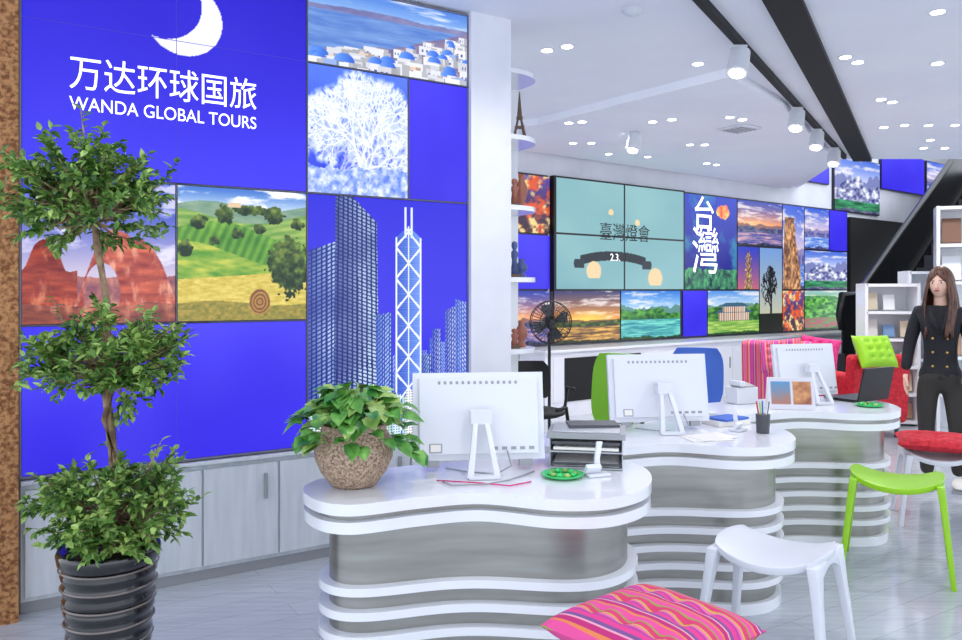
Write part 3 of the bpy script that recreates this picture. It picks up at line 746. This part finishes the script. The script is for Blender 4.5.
m=MB(); m.box((0,.06,.009),(.30,.20,.016),BLACK); m.box((0,-.085,.11),(.30,.010,.21),BLACK,(math.radians(12),0,0)); m.lathe([(0,0),(.018,0),(.018,.002),(0,.002)],(0,0,0),GREY,20,M=Matrix.Translation((0,-.0895,.12))@Euler((math.radians(102),0,0)).to_matrix().to_4x4())
m.done('laptop',(2.39,5.0,.761),math.radians(30),bevel=.003)
m=MB(); m.box((0,0,.012),(.2,.14,.024),PAPER); m.box((.01,0,.030),(.18,.13,.010),BLUEF,(0,0,.2)); m.done('book_stack',(1.26,4.12,.761),.4)
m=MB(); m.box((0,0,.001),(.21,.15,.002),PAPER); m.box((.03,.02,.003),(.21,.15,.002),PAPER,(0,0,.3)); m.done('paper_sheets',(1.05,3.72,.761),.2)
for x,y in((.50,2.86),(1.36,3.86)):
    m=MB(); m.cyl((0,0,0),(0,0,.09),.03,DGREY,.034,20); 
    for k in range(5): a=k*1.3; m.cyl((.012*math.cos(a),.012*math.sin(a),.03),(.03*math.cos(a),.03*math.sin(a),.15),.0035,(BLACK,BLUEF,REDF,LIME,WPLAST)[k],seg=8)
    if x>1: m.done('pen_cup',(x,y,.761))

# ---------------------------------------------------------------- chairs behind desks
def office_chair(loc,rz,mm,bh=.46,bw=.20):
    m=MB()
    m.ell((0,0,.47),(.23,.22,.045),mm,24,10)
    n=10;vs=[];f=[]
    for j in range(n+1):
        for i in range(n+1):
            u=-1+2*i/n; v=j/n; w=bw*(1-.25*(2*v-1)**4); vs.append((u*w,.20+.06*v-.05*u*u,.56+bh*v))
    for j in range(n):
        for i in range(n): a=j*(n+1)+i; f.append((a,a+1,a+n+2,a+n+1))
    m.add(vs,f,mm,True); vs2=[(x,y+.03,z) for x,y,z in vs]; m.add(vs2,[q[::-1] for q in f],mm,True)
    e=[i for i in range(n+1)]+[j*(n+1)+n for j in range(1,n+1)]+[n*(n+1)+i for i in range(n-1,-1,-1)]+[j*(n+1) for j in range(n-1,0,-1)]
    E=[vs[i] for i in e]; E2=[vs2[i] for i in e]; L=len(E); m.add(E+E2,[(i,L+i,L+(i+1)%L,(i+1)%L) for i in range(L)],mm,True)
    m.tube([(0,.05,.44),(0,.22,.46),(0,.25,.6)],.018,BLACK); m.cyl((0,0,.1),(0,0,.45),.025,DGREY)
    for s in(-1,1): m.tube([(s*.2,.05,.45),(s*.27,.05,.5),(s*.27,.0,.66),(s*.27,-.12,.66)],.014,BLACK)
    for k in range(5):
        a=k*2*math.pi/5; m.rloft([((0,0,.1),(-.02*math.sin(a),.02*math.cos(a),0),(0,0,.02)),((.28*math.cos(a),.28*math.sin(a),.065),(-.012*math.sin(a),.012*math.cos(a),0),(0,0,.012))],BLACK,False)
        m.cyl((.28*math.cos(a)-.012*math.sin(a),.28*math.sin(a)+.012*math.cos(a),.028),(.28*math.cos(a)+.012*math.sin(a),.28*math.sin(a)-.012*math.cos(a),.028),.027,BLACK)
    m.done('office_chair',loc,rz)
office_chair((.79,5.2,0),math.radians(-35),GREENC,.46,.17)
office_chair((1.60,6.0,0),math.radians(-20),BLUEF,.44,.20)
office_chair((.45,6.4,0),math.radians(20),MATTB,.30)
m=MB(); m.lathe([(0,0),(.2,0),(.2,.02),(.05,.04),(.02,.05)],(0,0,0),BLACK,24); m.cyl((0,0,.04),(0,0,1.05),.015,BLACK)
c=Vector((0,-.05,1.15)); m.cyl((0,.08,1.15),(0,-.03,1.15),.05,BLACK)
for rr,yy in((.20,0),(.195,.03),(.195,-.03),(.12,-.045),(.06,-.05)):
    m.tube([(rr*math.cos(t*.2618),c.y+yy,1.15+rr*math.sin(t*.2618)) for t in range(25)],.004,BLACK,5)
for k in range(36):
    a=k*math.pi/18
    for s in(-1,1): m.tube([(.03*math.cos(a),c.y+s*.05,1.15+.03*math.sin(a)),(.12*math.cos(a),c.y+s*.045,1.15+.12*math.sin(a)),(.2*math.cos(a),c.y,1.15+.2*math.sin(a))],.0022,BLACK,4)
for k in range(4):
    a=k*math.pi/2+.3; p=lambda r,t,dy:(r*math.cos(a+t),c.y+dy,1.15+r*math.sin(a+t))
    m.add([p(.03,-.2,.01),p(.17,-.35,.02),p(.18,.2,-.015),p(.16,.45,-.02),p(.03,.4,-.01)],[(0,1,2,3,4)],DGREY)
m.cyl((0,c.y-.05,1.15),(0,c.y+.03,1.15),.035,BLACK); m.done('pedestal_fan',(.64,7.5,0),.2)

def armchair(loc,rz,mm,w=.75,bh=.72):
    m=MB(); m.box((0,0,.28),(w,.66,.26),mm); m.box((0,-.02,.43),(w-.22,.56,.12),mm); m.box((0,.29,.20+bh/2),(w,.16,bh),mm,(-.08,0,0))
    for s in(-1,1): m.box((s*(w/2-.06),0,.40),(.13,.66,.46),mm)
    for a in(-1,1):
        for b in(-1,1): m.cyl((a*(w/2-.08),b*.26,0),(a*(w/2-.08),b*.26,.16),.02,DGREY)
    m.done('armchair',loc,rz,bevel=.045,seg=4)
armchair((3.02,8.0,0),math.radians(150),STRIPE,.66,.76)
armchair((3.84,8.1,0),math.radians(185),REDF,.60,.62)
m=cushion('throw_cushion',(0,0,0),0,LIME,.40,.34,.08)
m.rotation_euler=(math.radians(62),0,math.radians(12)); m.location=(3.78,7.68,.86)
m=cushion('throw_cushion',(0,0,0),0,PINK,.36,.30,.08); m.rotation_euler=(math.radians(65),math.radians(8),math.radians(-28)); m.location=(3.22,7.62,.86)
m=cushion('throw_cushion',(0,0,0),0,STRIPE,.38,.32,.08); m.rotation_euler=(math.radians(65),math.radians(-8),math.radians(-28)); m.location=(2.80,7.46,.84)

# ---------------------------------------------------------------- escalator
ES=mat('escalator_panel',(16,17,21),.35,.2)
def escalator(loc,rz):
    m=MB(); a=math.radians(29); L=6.6; ta_=math.tan(a)
    for s in(-.5,.5):
        pr=[(-.6,0.0),(.5,0.0),(L,(L-.5)*ta_-.1),(L,L*ta_+.45),(0,.55),(-.6,.55)]
        vs=[(x,s-.06,z) for x,z in pr]+[(x,s+.06,z) for x,z in pr]; n=len(pr)
        m.add(vs,[tuple(range(n)),tuple(range(2*n-1,n-1,-1))]+[(i,n+i,n+(i+1)%n,(i+1)%n) for i in range(n)],ES)
        gl=[(-.55,.55),(0,.55),(L,L*ta_+.45),(L,L*ta_+1.25),(0,1.35),(-.55,1.35)]
        vs=[(x,s-.01,z) for x,z in gl]+[(x,s+.01,z) for x,z in gl]; n=len(gl)
        m.add(vs,[tuple(range(n)),tuple(range(2*n-1,n-1,-1))]+[(i,n+i,n+(i+1)%n,(i+1)%n) for i in range(n)],ES)
        m.tube([(-.55,s,.9),(-.65,s,1.1),(-.55,s,1.38),(0,s,1.38),(L,s,L*ta_+1.28)],.05,BLACK,8)
        m.tube([(0,s*1.13,.60),(L,s*1.13,L*ta_+.50)],.018,GREY,6)
    m.add([(.5,-.5,0),(.5,.5,0),(L,.5,(L-.5)*ta_-.1),(L,-.5,(L-.5)*ta_-.1)],[(0,1,2,3)],ES)
    x=0
    while x<L-.3: m.box((x+.2,0,x*ta_+.38),(.42,.86,.22),DGREY); x+=.4
    m.box((-.2,0,.2),(.7,.86,.1),GREY)
    m.done('escalator',loc,rz)
escalator((5.85,11.35,0),math.atan2(.70,.71))

# ---------------------------------------------------------------- shelves right
def shelf(loc,rz,w,h,rows,d=.35,seed=1):
    e=empty('brochure_shelf',loc,rz)
    m=MB(); rnd=random.Random(seed)
    for s in(-1,1): m.box((s*w/2,0,h/2),(.03,d,h),WHITE)
    m.box((0,d/2,h/2),(w,.02,h),WHITE)
    for i in range(rows+1): m.box((0,0,.04+i*(h-.06)/rows),(w,d,.03),WHITE)
    m.done('frame',parent=e); m=MB()
    cols=[mat('brochure_'+n,c,.6) for n,c in(('pale',(226,224,214)),('white',(236,238,240)),('blue',(120,156,196)),('cream',(222,208,180)),('sand',(190,150,120)),('brown',(120,84,66)))]
    for i in range(rows):
        z=.055+i*(h-.06)/rows; n=3
        for q in range(n):
            x=-w/2+w*(q+.5)/n
            if rnd.random()<.85:
                hh=rnd.uniform(.5,.75)*((h-.06)/rows-.04); m.box((x,-.03,z+hh/2+.012),(w/n*.66,.03,hh),rnd.choice(cols),(-.16,0,0))
    m.done('brochures',parent=e)
shelf((4.93,7.9,0),math.radians(-25),.75,2.28,6,seed=2)
shelf((4.42,8.7,0),math.radians(-10),.52,1.52,5,seed=3)
shelf((4.98,8.9,0),math.radians(-10),.50,1.66,5,seed=5)

# ---------------------------------------------------------------- woman
def skinmesh(name,verts,edges,rad,mm,parent,root=0,sub=2):
    me=bpy.data.meshes.new(name); me.from_pydata(verts,edges,[]); me.materials.append(mm)
    o=bpy.data.objects.new(name,me); COL.objects.link(o); o.parent=parent
    sk=o.modifiers.new('skin','SKIN'); sk.use_smooth_shade=True
    for i,r in enumerate(rad):
        sv=me.skin_vertices[0].data[i]; sv.radius=r if isinstance(r,tuple) else (r,r); sv.use_root=(i==root)
    s=o.modifiers.new('sub','SUBSURF'); s.levels=sub; s.render_levels=sub
    return o
W=empty('woman',(3.36,5.85,0),math.radians(-32))
skinmesh('trousers',[(0,.01,.90),(.005,.01,.80),(.085,.01,.76),(.105,-.03,.45),(.115,.03,.09),(-.085,0,.76),(-.09,-.02,.45),(-.085,.01,.09)],
 [(0,1),(1,2),(2,3),(3,4),(1,5),(5,6),(6,7)],[(.13,.10),(.13,.11),.086,.060,.050,.086,.060,.050],TROU,W,1)
skinmesh('coat',[(0,0,1.0),(0,.01,.88),(0,.01,.74),(0,-.005,1.13),(0,.005,1.25),(0,.012,1.335),
  (.135,.01,1.275),(.19,.035,1.07),(.165,-.08,.90),(-.14,.01,1.285),(-.20,.03,1.06),(-.225,-.03,.85)],
 [(0,1),(1,2),(0,3),(3,4),(4,5),(4,6),(6,7),(7,8),(4,9),(9,10),(10,11)],
 [(.116,.092),(.148,.112),(.178,.13),(.14,.112),(.118,.09),(.058,.052),.060,.048,.038,.060,.048,.038],COAT,W,0)
def hand(name,wr,sx):
    x,y,z=wr; V=[(x,y,z),(x,y-.008,z-.035),(x,y-.012,z-.07)]; Ed=[(0,1),(1,2)]; Rr=[.022,(.014,.03),(.013,.034)]
    for k,(dy,L) in enumerate(((-.028,.068),(-.010,.078),(.009,.073),(.026,.058))):
        b=len(V); V+=[(x,y-.012+dy,z-.085),(x+sx*-.006,y-.014+dy,z-.085-L*.5),(x+sx*-.02,y-.014+dy,z-.085-L*.95)]; Ed+=[(2,b),(b,b+1),(b+1,b+2)]; Rr+=[.0095,.0088,.0075]
    b=len(V); V+=[(x-sx*.012,y-.045,z-.045),(x-sx*.018,y-.058,z-.075),(x-sx*.02,y-.06,z-.098)]; Ed+=[(1,b),(b,b+1),(b+1,b+2)]; Rr+=[.0115,.010,.008]
    skinmesh(name,V,Ed,Rr,SKIN,W,0,1)
hand('hand_left',(.163,-.085,.885),1); hand('hand_right',(-.226,-.033,.832),-1)
HD=empty('head_group',(0,0,0),math.radians(-14),W)
m=MB()
def hf(x,y,z):
    k=1.0-(.28*max(0,-z)**1.5); y2=y*(1.0-.10*max(0,-z)); 
    if y<-.2 and abs(x)<.9: y2*= .94
    return x*k,y2,z
m.ell((0,0,1.495),(.074,.092,.112),SKIN,28,20,fn=hf)
m.cyl((0,.015,1.31),(0,.01,1.43),.050,SKIN,.046,16)
m.ell((0,-.090,1.482),(.010,.012,.020),SKIN,10,8); m.ell((0,-.094,1.470),(.013,.011,.008),SKIN,10,8)
for s in(-1,1):
    m.ell((s*.074,.005,1.49),(.010,.02,.030),SKIN,10,8)
    m.ell((s*.029,-.079,1.503),(.013,.007,.005),PAPER,10,8); m.ell((s*.029,-.084,1.503),(.006,.004,.005),MATTB,10,8)
    m.box((s*.029,-.085,1.519),(.028,.004,.004),HAIR,(0,s*-.08,0))
m.ell((0,-.083,1.445),(.020,.007,.006),LIPS,12,6)
m.done('head',parent=HD)
m=MB(); nA=48; nR=22; vs=[]
for j in range(nR+1):
    t=j/nR
    for i in range(nA+1):
        gap=.0 if t<.27 else min(1,(t-.27)*7)*.80
        if t>.6: gap=.80-.25*min(1,(t-.6)*3)
        th=-math.pi/2+gap+(2*math.pi-2*gap)*i/nA
        if t<.42:
            ph=t/.42*math.pi*.5; rx=.084*math.sin(ph); ry=.101*math.sin(ph); z=1.50+.124*math.cos(ph)
        else:
            q=(t-.42)/.58; rx=.084+.034*math.sin(q*2.4); ry=.101+.012*q; z=1.50-.38*q
        wv=1+.035*math.sin(i*1.9+t*7)*min(1,t*2)
        x=rx*math.cos(th)*wv; y=ry*math.sin(th)*wv+.008
        if t>.42 and math.sin(th)<0: y=y*(1+.25*q)
        vs.append((x,y,z-(.03*math.sin(i*1.7) if t>.95 else 0)))
fsx=[(j*(nA+1)+i,j*(nA+1)+i+1,(j+1)*(nA+1)+i+1,(j+1)*(nA+1)+i) for j in range(nR) for i in range(nA)]
m.add(vs,fsx,HAIR,True); o=m.done('hair',parent=HD); s=o.modifiers.new('thick','SOLIDIFY'); s.thickness=.012; s.offset=0
m=MB()
for s in(-.045,.045):
    for z in(1.10,1.0,.90): m.ell((s,-.108 if z>1.05 else (-.096 if z>.95 else -.112),z),(.009,.006,.009),GOLD,10,6)
for s in(-1,1): m.rloft([((s*.012,-.112,1.14),(.016,0,0),(0,.005,0)),((s*.045,-.105,1.23),(.022,0,0),(0,.006,0)),((s*.055,-.06,1.32),(.016,0,0),(0,.008,0))],COAT)
m.done('coat_buttons',parent=W)
for s,(x,y) in((1,(.115,.02)),(-1,(-.085,.0))):
    m=MB(); m.ell((x,y-.055,.045),(.045,.115,.045),PAPER,18,10,fn=lambda a,b,c:(a,b,max(c,-.75)*(1 if b>-.1 else .75)))
    m.box((x,y-.055,.011),(.08,.22,.022),GREY); m.done('shoe_left' if s>0 else 'shoe_right',parent=W,bevel=.004)

# ---------------------------------------------------------------- light
w=bpy.data.worlds.new('world'); sc.world=w; w.use_nodes=True
bg=w.node_tree.nodes['Background']; bg.inputs[0].default_value=(.84,.90,1.0,1); bg.inputs[1].default_value=2.15
def spot(x,y,e,z=H-.12,ang=150):
    l=bpy.data.lights.new('downlight_lamp','SPOT'); l.energy=e; l.spot_size=math.radians(ang); l.spot_blend=.8; l.shadow_soft_size=.12; l.color=(1,.97,.95)
    o=bpy.data.objects.new('downlight_lamp',l); COL.objects.link(o); o.location=(x,y,z)
for x,y,e in((.5,4.1,42),(-.6,2.3,34),(.8,1.6,40),(1.2,6.6,90),(2.6,5.2,60),(2.9,8.0,110),(1.5,8.2,110),(4.2,7.0,100),(3.6,10.2,120),(2.6,3.2,45)):
    spot(x,y,e)
